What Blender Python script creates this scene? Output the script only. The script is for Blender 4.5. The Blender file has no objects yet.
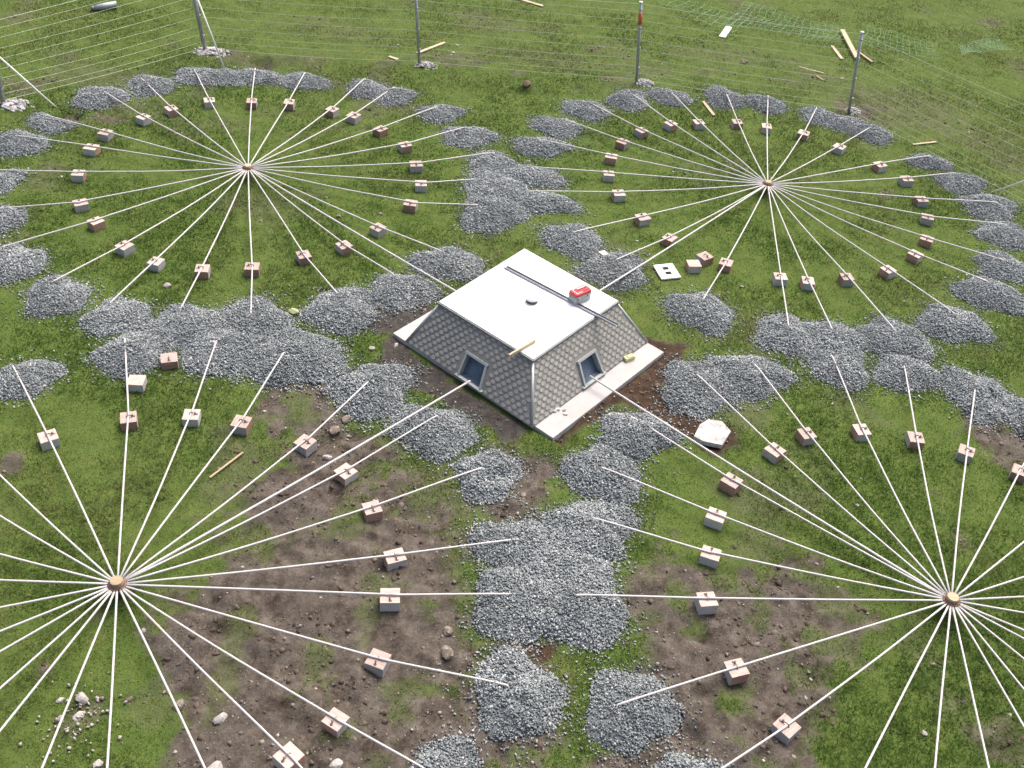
import bpy, math, random
import numpy as np
from mathutils import Vector, Matrix

random.seed(11); rng = np.random.default_rng(11)
scene = bpy.context.scene
COL = scene.collection

# ------------------------------------------------------------------ camera
F_PX = 1044.5; PITCH = math.radians(39.838); ROLL = math.radians(6.044); CAM_H = 9.657
cp, sp, cr, sr = math.cos(PITCH), math.sin(PITCH), math.cos(ROLL), math.sin(ROLL)
FW = np.array([0, cp, -sp]); UP0 = np.array([0, sp, cp]); RT0 = np.array([1.0, 0, 0])
RT = cr*RT0 + sr*UP0; UPV = -sr*RT0 + cr*UP0
def at(px, py, z=0.0):
    """ground-plan position (x, y) of a surveyed point at height z"""
    d = F_PX*FW + (px-512)*RT + (384-py)*UPV
    t = (z-CAM_H)/d[2]
    return np.array([d[0]*t, d[1]*t])
def at3(px, py, z=0.0):
    p = at(px, py, z); return Vector((p[0], p[1], z))
def project(p):
    d = np.array(p, float)-np.array([0, 0, CAM_H])
    w = d@FW
    return 512+F_PX*(d@RT)/w, 384-F_PX*(d@UPV)/w
cam = bpy.data.cameras.new('camera'); co = bpy.data.objects.new('camera', cam); COL.objects.link(co)
m = Matrix.Identity(4)
for i in range(3):
    m[i][0] = RT[i]; m[i][1] = UPV[i]; m[i][2] = -FW[i]
m[2][3] = CAM_H
co.matrix_world = m
cam.sensor_width = 36; cam.lens = F_PX/1024*36; cam.clip_end = 2000; cam.clip_start = 0.1
scene.camera = co

# ------------------------------------------------------------------ noise
def _hash(ix, iy, seed):
    h = (ix.astype(np.int64)*374761393 + iy.astype(np.int64)*668265263 + seed*1442695041) & 0x7fffffff
    h = (h ^ (h >> 13))*1274126177 & 0x7fffffff
    h = (h ^ (h >> 16))
    return (h & 0xffff)/65535.0
def vnoise(x, y, s, seed=0):
    x = np.asarray(x, float)/s; y = np.asarray(y, float)/s
    ix = np.floor(x); iy = np.floor(y); fx = x-ix; fy = y-iy
    fx = fx*fx*(3-2*fx); fy = fy*fy*(3-2*fy)
    a = _hash(ix, iy, seed); b = _hash(ix+1, iy, seed); c = _hash(ix, iy+1, seed); d = _hash(ix+1, iy+1, seed)
    return (a*(1-fx)+b*fx)*(1-fy)+(c*(1-fx)+d*fx)*fy
def fbm(x, y, s, seed=0, o=4):
    t = 0; a = 1; n = 0
    for i in range(o):
        t = t+a*vnoise(np.asarray(x)+i*13.7, np.asarray(y)-i*7.3, s/2**i, seed+i*17); n += a; a *= .5
    return t/n
def sstep(a, b, x):
    t = np.clip((x-a)/(b-a), 0, 1); return t*t*(3-2*t)
def poly_sd(x, y, pts):
    """signed distance, positive inside"""
    inside = np.zeros(x.shape, bool); dist = np.full(x.shape, 1e9)
    n = len(pts)
    for i in range(n):
        x0, y0 = pts[i]; x1, y1 = pts[(i+1) % n]
        c = ((y0 > y) != (y1 > y)) & (x < (x1-x0)*(y-y0)/((y1-y0) if y1 != y0 else 1e-9)+x0)
        inside ^= c
        ex, ey = x1-x0, y1-y0
        t = np.clip(((x-x0)*ex+(y-y0)*ey)/(ex*ex+ey*ey), 0, 1)
        dist = np.minimum(dist, np.hypot(x-x0-t*ex, y-y0-t*ey))
    return np.where(inside, dist, -dist)
def W(pts): return [tuple(at(*p)) for p in pts]

# ------------------------------------------------------------------ ground layout
VB = dict(L=at3(406.5, 341.5, .06), F=at3(532, 427.5, .06), R=at3(647, 342, .06))
VB['B'] = VB['L']+VB['R']-VB['F']
DIRT = [
 W([(262,398),(300,385),(330,372),(352,415),(395,445),(385,475),(440,480),(478,505),(490,560),(470,640),(560,650),(575,720),(560,800),(165,810),(190,700),(150,650),(172,610),(225,560),(225,510),(262,450)]),
 W([(635,570),(690,545),(740,560),(800,575),(870,598),(890,630),(850,680),(835,820),(560,820),(600,740),(640,660),(625,600)]),
 W([(495,448),(560,440),(572,500),(520,522),(490,505)]),
 W([(975,415),(1030,405),(1060,450),(1030,480),(1000,462)]),
]
MUD = [
 W([(640,335),(690,345),(685,365),(665,395),(715,418),(745,430),(742,450),(715,458),(690,440),(650,415),(620,398),(585,432),(560,448),(540,440),(640,370)]),
 W([(385,338),(398,336),(470,395),(532,430),(515,440),(480,425),(440,400),(400,380),(378,362)]),
 W([(350,298),(395,300),(440,305),(400,335),(375,330),(352,322)]),
 W([(520,638),(560,640),(560,655),(530,660)]),
]
SPOTS = [(12,465,14,10,.9),(108,119,15,5,.9),(24,88,26,9,.6),(248,60,40,7,.55),(262,63,9,4,1),(66,116,14,4,1),(852,107,24,9,.8),
 (527,88,9,4,1),(515,72,10,3,.7),(450,60,38,6,.5),(990,22,20,5,.5),(150,700,30,25,.3),(80,715,22,26,.5),(46,672,10,8,.9),(97,618,10,6,.5),
 (195,520,10,6,.4),(560,435,15,12,.9),(555,60,60,8,.3),(500,25,50,8,.3),(900,110,70,18,.35),(1000,150,30,20,.35),(420,180,30,6,.3),
 (300,195,22,9,.3),(650,70,30,8,.35),(720,55,80,10,.25),(890,195,14,6,.6),(960,540,12,10,.5),(935,490,10,8,.4),(760,350,14,20,.4),
 (1000,740,30,20,.7),(350,660,20,20,.5),(950,705,20,16,.4),(230,430,8,8,.4),(100,75,60,12,.3),(270,110,30,6,.2),(330,30,60,10,.2)]
TUFTS = [(680,600,14,16),(700,625,16,14),(440,690,16,7),(470,570,22,22),(425,500,22,18),(452,530,22,16),(440,455,28,18),(555,660,12,8),(560,690,12,22),
 (525,755,24,12),(725,560,22,10),(840,640,30,22),(345,520,22,10),(360,480,12,8),(160,560,30,20),(300,405,14,14),(258,540,22,14),(430,605,14,10),(735,700,20,10),(470,600,30,14),(500,430,20,8)]
def ell(x, y, cx, cy, rx, ry):
    c = at(cx, cy); w = np.linalg.norm(at(cx+rx, cy)-c); h = np.linalg.norm(at(cx, cy-ry)-c)
    return 1-np.hypot((x-c[0])/w, (y-c[1])/h)
def masks(x, y):
    x = np.asarray(x, float); y = np.asarray(y, float)
    n1 = fbm(x, y, .9, 3, 5)-.5; n2 = fbm(x, y, .22, 9, 3)-.5
    sd = np.full(x.shape, -9.0)
    for p in DIRT: sd = np.maximum(sd, poly_sd(x, y, p))
    d = sstep(-.16, .24, sd+n1*1.3+n2*.9)
    for (cx, cy, rx, ry, a) in SPOTS:
        d = np.maximum(d, a*sstep(-.2, .5, ell(x, y, cx, cy, rx, ry)+n1*1.3+n2*1.3))
    # scuffed patches of soil all over the field
    p = fbm(x, y, 1.7, 51, 5)
    d = np.maximum(d, .40*sstep(.64, .76, p))
    d = d*(1-.4*sstep(.58, .72, fbm(x, y, .45, 57, 4)))
    for (cx, cy, rx, ry) in TUFTS:
        d = d*(1-.60*sstep(-.05, .9, ell(x, y, cx, cy, rx*1.2, ry*1.2)+n1*2.4+n2*2.6))
    sdm = np.full(x.shape, -9.0)
    for p in MUD: sdm = np.maximum(sdm, poly_sd(x, y, p))
    mud = sstep(-.06, .10, sdm+n1*.35+n2*.3)
    return np.maximum(d, mud), mud
def gz(x, y):
    x = np.asarray(x, float); y = np.asarray(y, float)
    return (fbm(x, y, 2.6, 5, 3)-.5)*.05
# craters and clod heaps seen in the soil: px, py, radius m, depth (+hole, -heap)
HOLES = [(262,63,.30,.16),(66,116,.32,.14),(222,632,.13,.07),(226,668,.13,.06),(690,742,.22,.10),(812,680,.15,.08),(540,645,.22,.09),(568,440,.14,.12),
 (805,610,.12,.05),(250,650,.12,.05),(855,100,.25,.10),(300,470,.1,.05),(330,545,.12,.05),(285,560,.12,.05),(690,690,.12,.05),(850,590,.12,.05),(1000,755,.2,.08),
 (527,90,.20,-.13),(12,465,.22,-.1),(46,672,.12,-.06),(335,431,.15,-.03),(420,500,.2,-.05),(400,520,.2,-.05),(700,372,.2,.08),(715,450,.35,.07)]
def gz_fine(x, y, d, mud):
    z = gz(x, y)
    rough = (fbm(x, y, .34, 21, 5)-.5)*.17+(fbm(x, y, .14, 77, 3)-.5)*.085-.05*sstep(.60,.74,fbm(x, y, .30, 79, 3))
    z = z+rough*np.clip(d, 0, 1)*(1-.5*mud)+(fbm(x, y, .35, 31, 3)-.5)*.035*(1-d)
    for (px, py, r, dp) in HOLES:
        c = at(px, py); q = np.hypot(x-c[0], y-c[1])/r
        z = z-dp*np.exp(-q**3*1.2)*(.7+.6*vnoise(x, y, .09, 8))
    return z

# ------------------------------------------------------------------ materials
def mat(name):
    m = bpy.data.materials.new(name); m.use_nodes = True
    nt = m.node_tree; b = nt.nodes['Principled BSDF']
    b.inputs['Roughness'].default_value = .85; b.inputs['Specular IOR Level'].default_value = .3
    return m, nt, b
def N(nt, t, **k):
    n = nt.nodes.new(t)
    for a, v in k.items():
        if a.startswith('i_'): n.inputs[a[2:].replace('_', ' ')].default_value = v
        else: setattr(n, a, v)
    return n
def noise(nt, scale, detail=4, rough=.6, vec=None):
    n = N(nt, 'ShaderNodeTexNoise'); n.inputs['Scale'].default_value = scale; n.inputs['Detail'].default_value = detail; n.inputs['Roughness'].default_value = rough
    if vec is not None: nt.links.new(vec, n.inputs['Vector'])
    return n.outputs['Fac']
def ramp(nt, fac, stops):
    r = N(nt, 'ShaderNodeValToRGB'); nt.links.new(fac, r.inputs[0]); e = r.color_ramp.elements
    while len(e) > 1: e.remove(e[-1])
    e[0].position = stops[0][0]; e[0].color = (*stops[0][1], 1)
    for p, c in stops[1:]:
        q = e.new(p); q.color = (*c, 1)
    return r.outputs[0]
def mix(nt, f, a, b, blend='MIX'):
    n = N(nt, 'ShaderNodeMix', data_type='RGBA', blend_type=blend)
    for s, v in ((n.inputs[0], f), (n.inputs[6], a), (n.inputs[7], b)):
        if hasattr(v, 'links'): nt.links.new(v, s)
        elif isinstance(v, tuple): s.default_value = (*v, 1)
        else: s.default_value = v
    return n.outputs[2]
def coord(nt, w='Object'): return N(nt, 'ShaderNodeTexCoord').outputs[w]
def geopos(nt): return N(nt, 'ShaderNodeNewGeometry').outputs['Position']
def attr(nt, name): return N(nt, 'ShaderNodeAttribute', attribute_name=name).outputs['Fac']
def bump(nt, b, h, strength=.3, dist=.01):
    n = N(nt, 'ShaderNodeBump'); n.inputs['Strength'].default_value = strength; n.inputs['Distance'].default_value = dist
    nt.links.new(h, n.inputs['Height']); nt.links.new(n.outputs[0], b.inputs['Normal'])
def simple(name, c, rough=.7, metal=0, var=.12, scale=25, dirt=None, bmp=.2):
    m, nt, b = mat(name); v = coord(nt)
    f = noise(nt, scale, 5, .6, v)
    lo = tuple(max(0, x*(1-var)) for x in c); hi = tuple(min(1, x*(1+var)) for x in c)
    col = ramp(nt, f, [(.3, lo), (.7, hi)])
    if dirt:
        f2 = noise(nt, scale*.35, 4, .7, v)
        col = mix(nt, ramp(nt, f2, [(.5, (0,0,0)), (.72, (.7,.7,.7))]), col, dirt)
    nt.links.new(col, b.inputs['Base Color']); b.inputs['Roughness'].default_value = rough; b.inputs['Metallic'].default_value = metal
    if bmp: bump(nt, b, f, bmp, .004)
    return m

# ground
GM, nt, b = mat('soil_and_turf'); P = geopos(nt)
turf = ramp(nt, noise(nt, 3.0, 6, .65, P), [(.3, (.060,.095,.020)), (.5, (.085,.130,.028)), (.65, (.105,.140,.034)), (.8, (.15,.145,.06))])
soil = ramp(nt, noise(nt, 5.5, 8, .72, P), [(.34, (.026,.020,.015)), (.44, (.066,.053,.042)), (.53, (.105,.088,.072)), (.63, (.150,.130,.108)), (.76, (.230,.208,.178))])
soil = mix(nt, ramp(nt, noise(nt, 1.3, 4, .6, P), [(.4, (0,0,0)), (.65, (.7,.7,.7))]), soil, ramp(nt, noise(nt, 38, 3, .6, P), [(.35, (.060,.052,.044)), (.7, (.165,.145,.122))]))
vo = N(nt, 'ShaderNodeTexVoronoi'); vo.inputs['Scale'].default_value = 26; nt.links.new(P, vo.inputs['Vector'])
peb = ramp(nt, vo.outputs['Distance'], [(.10, (.8,.8,.8)), (.18, (0,0,0))])
soil = mix(nt, mix(nt, 1.0, peb, ramp(nt, noise(nt, 9, 2, .5, P), [(.52, (0,0,0)), (.6, (1,1,1))]), 'MULTIPLY'), soil, (.36,.33,.29))
mudc = ramp(nt, noise(nt, 7, 6, .7, P), [(.3, (.026,.017,.011)), (.55, (.062,.039,.025)), (.75, (.11,.074,.048))])
mudg = ramp(nt, noise(nt, 9, 5, .7, P), [(.3, (.032,.029,.026)), (.7, (.085,.078,.070))])
sx = N(nt, 'ShaderNodeSeparateXYZ'); nt.links.new(P, sx.inputs[0])
lt = N(nt, 'ShaderNodeMath', operation='LESS_THAN'); nt.links.new(sx.outputs[0], lt.inputs[0]); lt.inputs[1].default_value = .35
mudc = mix(nt, lt.outputs[0], mudc, mudg)
c = mix(nt, attr(nt, 'dirt'), turf, soil); c = mix(nt, attr(nt, 'mud'), c, mudc)
nt.links.new(c, b.inputs['Base Color']); b.inputs['Roughness'].default_value = .95; b.inputs['Specular IOR Level'].default_value = .15
bump(nt, b, noise(nt, 45, 6, .7, P), .7, .02)

# grass blades
GR, nt, b = mat('grass_blade'); P = geopos(nt); t = attr(nt, 'tone')
g = ramp(nt, t, [(0, (.048,.096,.015)), (.45, (.088,.162,.025)), (.75, (.140,.212,.045)), (.90, (.235,.255,.085)), (1, (.40,.35,.18))])
dry = ramp(nt, t, [(0, (.090,.115,.032)), (.5, (.165,.180,.060)), (1, (.40,.34,.19))])
g = mix(nt, attr(nt, 'dry'), g, dry)
nt.links.new(g, b.inputs['Base Color']); b.inputs['Roughness'].default_value = .7; b.inputs['Specular IOR Level'].default_value = .2
tr = N(nt, 'ShaderNodeBsdfTranslucent'); nt.links.new(g, tr.inputs[0]); ms = N(nt, 'ShaderNodeMixShader'); ms.inputs[0].default_value = .3
nt.links.new(b.outputs[0], ms.inputs[1]); nt.links.new(tr.outputs[0], ms.inputs[2]); nt.links.new(ms.outputs[0], nt.nodes['Material Output'].inputs[0])

# crushed rock
def stonemat(name, stops, sc=60):
    m, nt, b = mat(name); P = geopos(nt)
    c = ramp(nt, attr(nt, 'tone'), stops)
    c = mix(nt, .35, c, ramp(nt, noise(nt, sc, 3, .6, P), [(.3, (.35,.35,.35)), (.7, (1,1,1))]), 'MULTIPLY')
    nt.links.new(c, b.inputs['Base Color']); b.inputs['Roughness'].default_value = .8
    return m
ROCK = stonemat('crushed_grey_rock', [(0, (.130,.148,.152)), (.35, (.240,.270,.275)), (.65, (.350,.385,.388)), (.9, (.49,.515,.52)), (1, (.66,.67,.67))])
PEB = stonemat('field_stone', [(0, (.06,.045,.033)), (.4, (.13,.10,.075)), (.7, (.25,.215,.18)), (1, (.50,.47,.42))])

def wood(name, a, c_, dark, sc=6):
    m, nt, b = mat(name); v = coord(nt); mp = N(nt, 'ShaderNodeMapping'); nt.links.new(v, mp.inputs[0]); mp.inputs['Scale'].default_value = (1.2, 9, 9)
    oi = N(nt, 'ShaderNodeObjectInfo'); ad = N(nt, 'ShaderNodeVectorMath', operation='ADD'); nt.links.new(mp.outputs[0], ad.inputs[0])
    ml = N(nt, 'ShaderNodeMath', operation='MULTIPLY'); nt.links.new(oi.outputs['Random'], ml.inputs[0]); ml.inputs[1].default_value = 37
    nt.links.new(ml.outputs[0], ad.inputs[1])
    col = ramp(nt, noise(nt, sc, 6, .65, ad.outputs[0]), [(.28, dark), (.5, a), (.72, c_)])
    hs = N(nt, 'ShaderNodeHueSaturation'); nt.links.new(col, hs.inputs['Color'])
    mr = N(nt, 'ShaderNodeMapRange'); nt.links.new(oi.outputs['Random'], mr.inputs[0]); mr.inputs[3].default_value = .78; mr.inputs[4].default_value = 1.12
    nt.links.new(mr.outputs[0], hs.inputs['Value'])
    nt.links.new(hs.outputs[0], b.inputs['Base Color']); b.inputs['Roughness'].default_value = .85
    bump(nt, b, noise(nt, sc*3, 4, .6, ad.outputs[0]), .3, .003)
    return m
TOPW = wood('sawn_pale_timber', (.52,.41,.36), (.64,.54,.485), (.38,.28,.24))
REDW = wood('reddish_timber_side', (.40,.25,.19), (.52,.35,.27), (.25,.14,.10))
GRYW = wood('weathered_grey_timber_side', (.47,.455,.43), (.58,.56,.53), (.33,.31,.29))
PLANK = wood('raw_pine', (.60,.49,.33), (.72,.62,.46), (.42,.31,.19))
HUBW = wood('hub_plywood', (.50,.39,.25), (.60,.48,.32), (.38,.28,.17))
PIPE = simple('white_plastic_pipe', (.58,.565,.555), .35, 0, .05, 6, (.55,.50,.43), .05)
METAL = simple('galvanised_steel', (.36,.38,.40), .45, .6, .15, 30)
POSTM = simple('galvanised_post', (.38,.40,.41), .5, .5, .2, 12)
BRASS = simple('brown_fitting', (.20,.135,.10), .5, .2, .2, 40)
CLIPM = simple('dull_clip_metal', (.36,.32,.30), .7, .1, .15, 40)
STONEM = simple('pale_field_stone', (.40,.375,.35), .9, 0, .25, 18, (.20,.17,.14), .5)
VENTM = simple('vent_skirt_shade', (.10,.10,.105), .6, 0, .2, 20)  # shade under the vent cap, put into the skirt's colour
CLODM = simple('brown_soil_clod', (.12,.085,.06), .95, 0, .4, 16)
DARKM = simple('dark_rusty_bolt', (.21,.185,.165), .6, .3, .3, 60)
ROOFM = simple('white_roof_sheet', (.84,.84,.83), .5, 0, .015, 3, None, .03)
TRIM = simple('grey_edge_trim', (.22,.23,.23), .5, .3, .12, 18)
FLASH = simple('pale_flashing', (.40,.42,.43), .45, .4, .1, 10)
SHBASE = simple('shingle_joint', (.235,.235,.215), .9, 0, .15, 20)
SHING = simple('mineral_shingle', (.355,.352,.312), .9, 0, .22, 14)
SLAB = simple('pale_concrete_board', (.45,.44,.43), .85, 0, .08, 5, (.45,.40,.36), .15)
LUMP = simple('rough_white_concrete', (.50,.49,.48), .95, 0, .28, 14, (.17,.15,.13), .9)
FRAME = simple('window_frame_paint', (.36,.385,.375), .55, 0, .08, 20)
GLASS, nt, b = mat('dark_blue_glass'); b.inputs['Base Color'].default_value = (.045,.075,.11, 1); b.inputs['Roughness'].default_value = .12
nt.links.new(ramp(nt, noise(nt, 6, 3, .5, coord(nt)), [(.3, (.06,.09,.125)), (.7, (.12,.165,.21))]), b.inputs['Base Color'])
WHITE = simple('white_painted_board', (.78,.77,.75), .6, 0, .06, 12, (.55,.5,.45), .1)
RED = simple('red_plastic', (.55,.055,.06), .4, 0, .1, 10, None, .05)
GREYP = simple('grey_plastic', (.34,.37,.36), .5, 0, .1, 10, None, .05)
ORANGE = simple('orange_tape', (.62,.13,.05), .5)
WIRE = simple('fence_wire', (.52,.57,.46), .5, .3, .1, 8, None, 0)
NET = simple('green_netting', (.25,.45,.29), .6, 0, .2, 4, None, 0)
ROPE = simple('white_stay_rope', (.80,.79,.72), .7, 0, .05, 20, None, 0)
YEL = simple('yellow_green_plastic', (.48,.52,.28), .6)
DARK = simple('dark_interior', (.02,.02,.022), .9)
STRW = wood('weathered_stick', (.42,.33,.21), (.55,.46,.32), (.28,.2,.12))

# ------------------------------------------------------------------ mesh builder
class MB:
    def __init__(s): s.v = []; s.f = []; s.mi = []; s.sm = []
    def add(s, vs, fs, mi=0, sm=False):
        o = len(s.v); s.v += [tuple(p) for p in vs]
        for f in fs:
            s.f.append(tuple(i+o for i in f)); s.mi.append(mi); s.sm.append(sm)
    def box(s, c, size, M=None, mi=0, mis=None):
        x, y, z = (q/2 for q in size); c = Vector(c)
        vs = [Vector((a*x, b_*y, d*z)) for d in (-1, 1) for a, b_ in ((-1,-1),(1,-1),(1,1),(-1,1))]
        if M is not None: vs = [M@p for p in vs]
        vs = [p+c for p in vs]
        fs = [(3,2,1,0),(4,5,6,7),(0,1,5,4),(1,2,6,5),(2,3,7,6),(3,0,4,7)]
        if mis is None: s.add(vs, fs, mi)
        else:
            for f, k in zip(fs, mis): s.add(vs, [f], k) if False else None
            o = len(s.v); s.v += [tuple(p) for p in vs]
            for f, k in zip(fs, mis): s.f.append(tuple(i+o for i in f)); s.mi.append(k); s.sm.append(False)
    def bar(s, a, b_, w, h, up=Vector((0,0,1)), mi=0):
        a = Vector(a); b_ = Vector(b_); d = (b_-a); L = d.length; d.normalize()
        sd = d.cross(up).normalized(); u = sd.cross(d).normalized()
        M = Matrix((d, sd, u)).transposed()
        s.box((a+b_)/2, (L, w, h), M, mi)
    def tube(s, path, r, n=8, mi=0, cap=True, rs=None):
        path = [Vector(p) for p in path]; o = len(s.v)
        for i, p in enumerate(path):
            d = (path[min(i+1, len(path)-1)]-path[max(i-1, 0)]).normalized()
            ref = Vector((0,0,1)) if abs(d.z) < .9 else Vector((1,0,0))
            a = d.cross(ref).normalized(); c = a.cross(d).normalized(); rr = rs[i] if rs else r
            for k in range(n):
                t = 2*math.pi*k/n; s.v.append(tuple(p+a*math.cos(t)*rr+c*math.sin(t)*rr))
        for i in range(len(path)-1):
            for k in range(n):
                q = (k+1) % n
                s.f.append((o+i*n+k, o+(i+1)*n+k, o+(i+1)*n+q, o+i*n+q)); s.mi.append(mi); s.sm.append(n > 4)
        if cap:
            s.f.append(tuple(o+k for k in range(n))); s.mi.append(mi); s.sm.append(False)
            e = o+(len(path)-1)*n; s.f.append(tuple(e+k for k in reversed(range(n)))); s.mi.append(mi); s.sm.append(False)
    def lathe(s, prof, n=20, c=(0,0,0), mi=0, sm=True):
        o = len(s.v); c = Vector(c)
        for r, z in prof:
            for k in range(n):
                t = 2*math.pi*k/n; s.v.append((c.x+r*math.cos(t), c.y+r*math.sin(t), c.z+z))
        for i in range(len(prof)-1):
            for k in range(n):
                q = (k+1) % n; s.f.append((o+i*n+k, o+i*n+q, o+(i+1)*n+q, o+(i+1)*n+k)); s.mi.append(mi); s.sm.append(sm)
        e = o+(len(prof)-1)*n; s.f.append(tuple(e+k for k in range(n))); s.mi.append(mi); s.sm.append(False)
    def rock(s, c, size, seed=0, mi=0, sub=2, rot=0, flat=.0):
        import bmesh
        bm = bmesh.new(); bmesh.ops.create_icosphere(bm, subdivisions=sub, radius=1)
        r = np.random.default_rng(seed); pl = r.normal(size=(9, 3)); pl /= np.linalg.norm(pl, axis=1)[:, None]; dd = r.uniform(.5, .85, 9)
        vs = []
        cz, sz = math.cos(rot), math.sin(rot)
        for v in bm.verts:
            p = np.array(v.co)
            for a, q in zip(pl, dd):
                t = p@a
                if t > q: p = p-a*(t-q)*.9
            p = p*(1+.06*r.normal())
            x, y, z = p[0]*size[0], p[1]*size[1], p[2]*size[2]
            vs.append((c[0]+x*cz-y*sz, c[1]+x*sz+y*cz, c[2]+z))
        s.add(vs, [[v.index for v in f.verts] for f in bm.faces], mi, False); bm.free()
    def build(s, name, mats, parent=None, loc=None, bevel=0):
        me = bpy.data.meshes.new(name); me.from_pydata(s.v, [], s.f)
        for q in (mats if isinstance(mats, (list, tuple)) else [mats]): me.materials.append(q)
        me.polygons.foreach_set('material_index', s.mi); me.polygons.foreach_set('use_smooth', s.sm); me.update()
        ob = bpy.data.objects.new(name, me); COL.objects.link(ob)
        if parent is not None: ob.parent = parent
        if loc is not None: ob.location = loc
        if bevel:
            bv = ob.modifiers.new('bevel', 'BEVEL'); bv.width = bevel; bv.segments = 2
        return ob
def fast_mesh(name, V, Fc, material, n_per=3, attrs=None, parent=None):
    """V (n,3), Fc (m,n_per) -> object, numpy fast path"""
    me = bpy.data.meshes.new(name); V = np.ascontiguousarray(V, np.float32); Fc = np.ascontiguousarray(Fc, np.int32)
    me.vertices.add(len(V)); me.vertices.foreach_set('co', V.ravel())
    me.loops.add(Fc.size); me.loops.foreach_set('vertex_index', Fc.ravel())
    me.polygons.add(len(Fc)); me.polygons.foreach_set('loop_start', np.arange(len(Fc), dtype=np.int32)*n_per)
    me.materials.append(material)
    me.update(calc_edges=True)
    for k, (dom, a) in (attrs or {}).items():
        at_ = me.attributes.new(k, 'FLOAT', dom); at_.data.foreach_set('value', np.ascontiguousarray(a, np.float32))
    ob = bpy.data.objects.new(name, me); COL.objects.link(ob)
    if parent is not None: ob.parent = parent
    return ob
def tag(o, label=None, cat=None, group=None, kind=None):
    if label: o['label'] = label
    if cat: o['category'] = cat
    if group: o['group'] = group
    if kind: o['kind'] = kind
    return o
def empty(name, loc, rz=0):
    e = bpy.data.objects.new(name, None); COL.objects.link(e); e.location = loc; e.rotation_euler = (0, 0, rz); e.empty_display_size = .1
    return e

# ------------------------------------------------------------------ array geometry (surveyed)
HUBPX = {'A': (248,167), 'B': (768,183), 'C': (117,583), 'D': (952,599)}
HN = {'A': 'far left', 'B': 'far right', 'C': 'near left', 'D': 'near right'}
HZ = .20; BH = .135
RING = {
'A': [(105,131,45,115,50,122,25,11),(91,146,20,136,18,143,30,13),(78,172,-8,170,2,182,18,14),(80,201,-5,209,6,218,20,14),(95.5,220,5,246,14,262,31,19),
 (124,244,54,281,54,296,35,20),(155.5,260,111,302,116,317,33,22),(202,267,182,306,190,325,38,22),(252,265,251,310,254,322,40,24),(303.5,253,337,293,340,310,40,23),
 (344,243,390,272,402,291,34,21),(378,225,441,251,448,264,36,19),(410.5,201.5,477,205,492,214,32,22),(421,181,480,179,498,187,27,12),(416,162,489,153,492,161,27,11),
 (405,143,462,128,468,136,27,12),(380.5,127.5,433,108,440,113,23,10),(353.5,114,392,88,394,96,20,10),(332,108,363,80,367,89,22,10),(289,100,304,74,305,81,27,9),
 (251.5,99,255,70,256,77,28,9),(209,98,195,71,200,76,28,10),(171,106,143,80,149,85,25,11),(143,115,98,88,98,97,27,13)],
'B': [(619,192,534,191,545,203,32,13),(609,172,536,167,530,176,34,13),(611.5,155,543,140,541,146,29,11),(623,140.5,569,121,557,127,25,11),(642,129,594,105,586,110,23,11),
 (671,122.5,635,96,629,100,21,11),(699,121,673,94,670,97,22,9),(737.5,121,727,95,724,98,20,11),(767,125,768,97,766,104,20,9),(804,132,816,109,820,116,20,9),
 (840,145,869,128,870,133,21,10),(880.5,163,927,156,930,162,20,9),(907,177.5,953,173,962,183,24,11),(922,198,992,202,990,207,26,14),(928,216,1003,224,1005,235,28,13),
 (927.5,237.5,1003,260,1005,267,29,14),(916,253,986,281,992,295,32,19),(889,268,951,311,955,325,33,21),(847.5,275.5,893,328,895,340,34,23),(808.5,279.5,831,327,832,342,34,23),
 (781,275,788,322,785,335,31,20),(726.5,261,704,298,701,312,32,22),(670,236.5,618,259,613,271,37,19),(643,216,578,231,573,241,29,19)],
'C': [(47.5,435,15,370,25,378,33,21),(128,416,125,343,130,353,38,24),(191,413,215,345,222,350,46,26),(241,420,281,357,292,358,52,32),(305,441,368,382,371,390,42,30),
 (345.5,468,431,419,433,430,45,28),(372,505,475,470,488,475,33,29),(395,554,510,540,520,548,48,32),(390,597,508,594,520,602,50,42),(378,655.5,498,683,517,696,50,44),
 (335.5,718.5,430,772,448,763,38,26),(288.5,754,325,795,335,805,45,30)],
'D': [(732,480,637,420,636,434,38,26),(716.5,514,609,470,603,474,38,32),(711.5,551.5,601,520,590,530,48,33),(707,600,585,595,582,605,50,44),(737,667,626,702,630,710,46,46),
 (788,723.5,705,780,690,775,42,24),(775.5,449,702,379,700,387,38,32),(807,433,758,368,748,376,42,24),(862,429,834,360,842,370,28,20),(916.5,436.5,905,370,908,374,32,20),
 (967,450,975,390,978,396,33,26),(1020.5,470,1058,415,1050,424,35,26)]}
DIRS = {'C': [(0,474),(0,514),(0,551.5),(0,578.5),(0,607),(0,631),(0,651),(0,687),(0,730),(42,768),(106,768),(205,768)],
        'D': [(1024,541.5),(1024,577),(1024,596),(1024,612),(1024,630),(1024,638.5),(1024,658.5),(1024,688.5),(1024,726),(989,768),(935.5,768),(865.5,768)]}
EXTRA = [(228,77,22,9,'low gravel spill joining two mounds behind the far left rosette'),(846,123,20,9,'low gravel spill beside the leaning fence post behind the far right rosette'),
         (1010,410,20,16,'small gravel spill above the near right rosette at the right edge'),(250,350,34,24,'gravel filling the gap between big mounds between the two left rosettes'),
         (160,335,30,20,'gravel joining three mounds at the left between the two left rosettes'),(830,352,34,20,'gravel joining the mounds between the two right rosettes'),
         (552,568,62,40,'big gravel spread joining the mounds in front of the hut'),(495,190,34,22,'gravel joining the mounds between the two far rosettes')]
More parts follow.
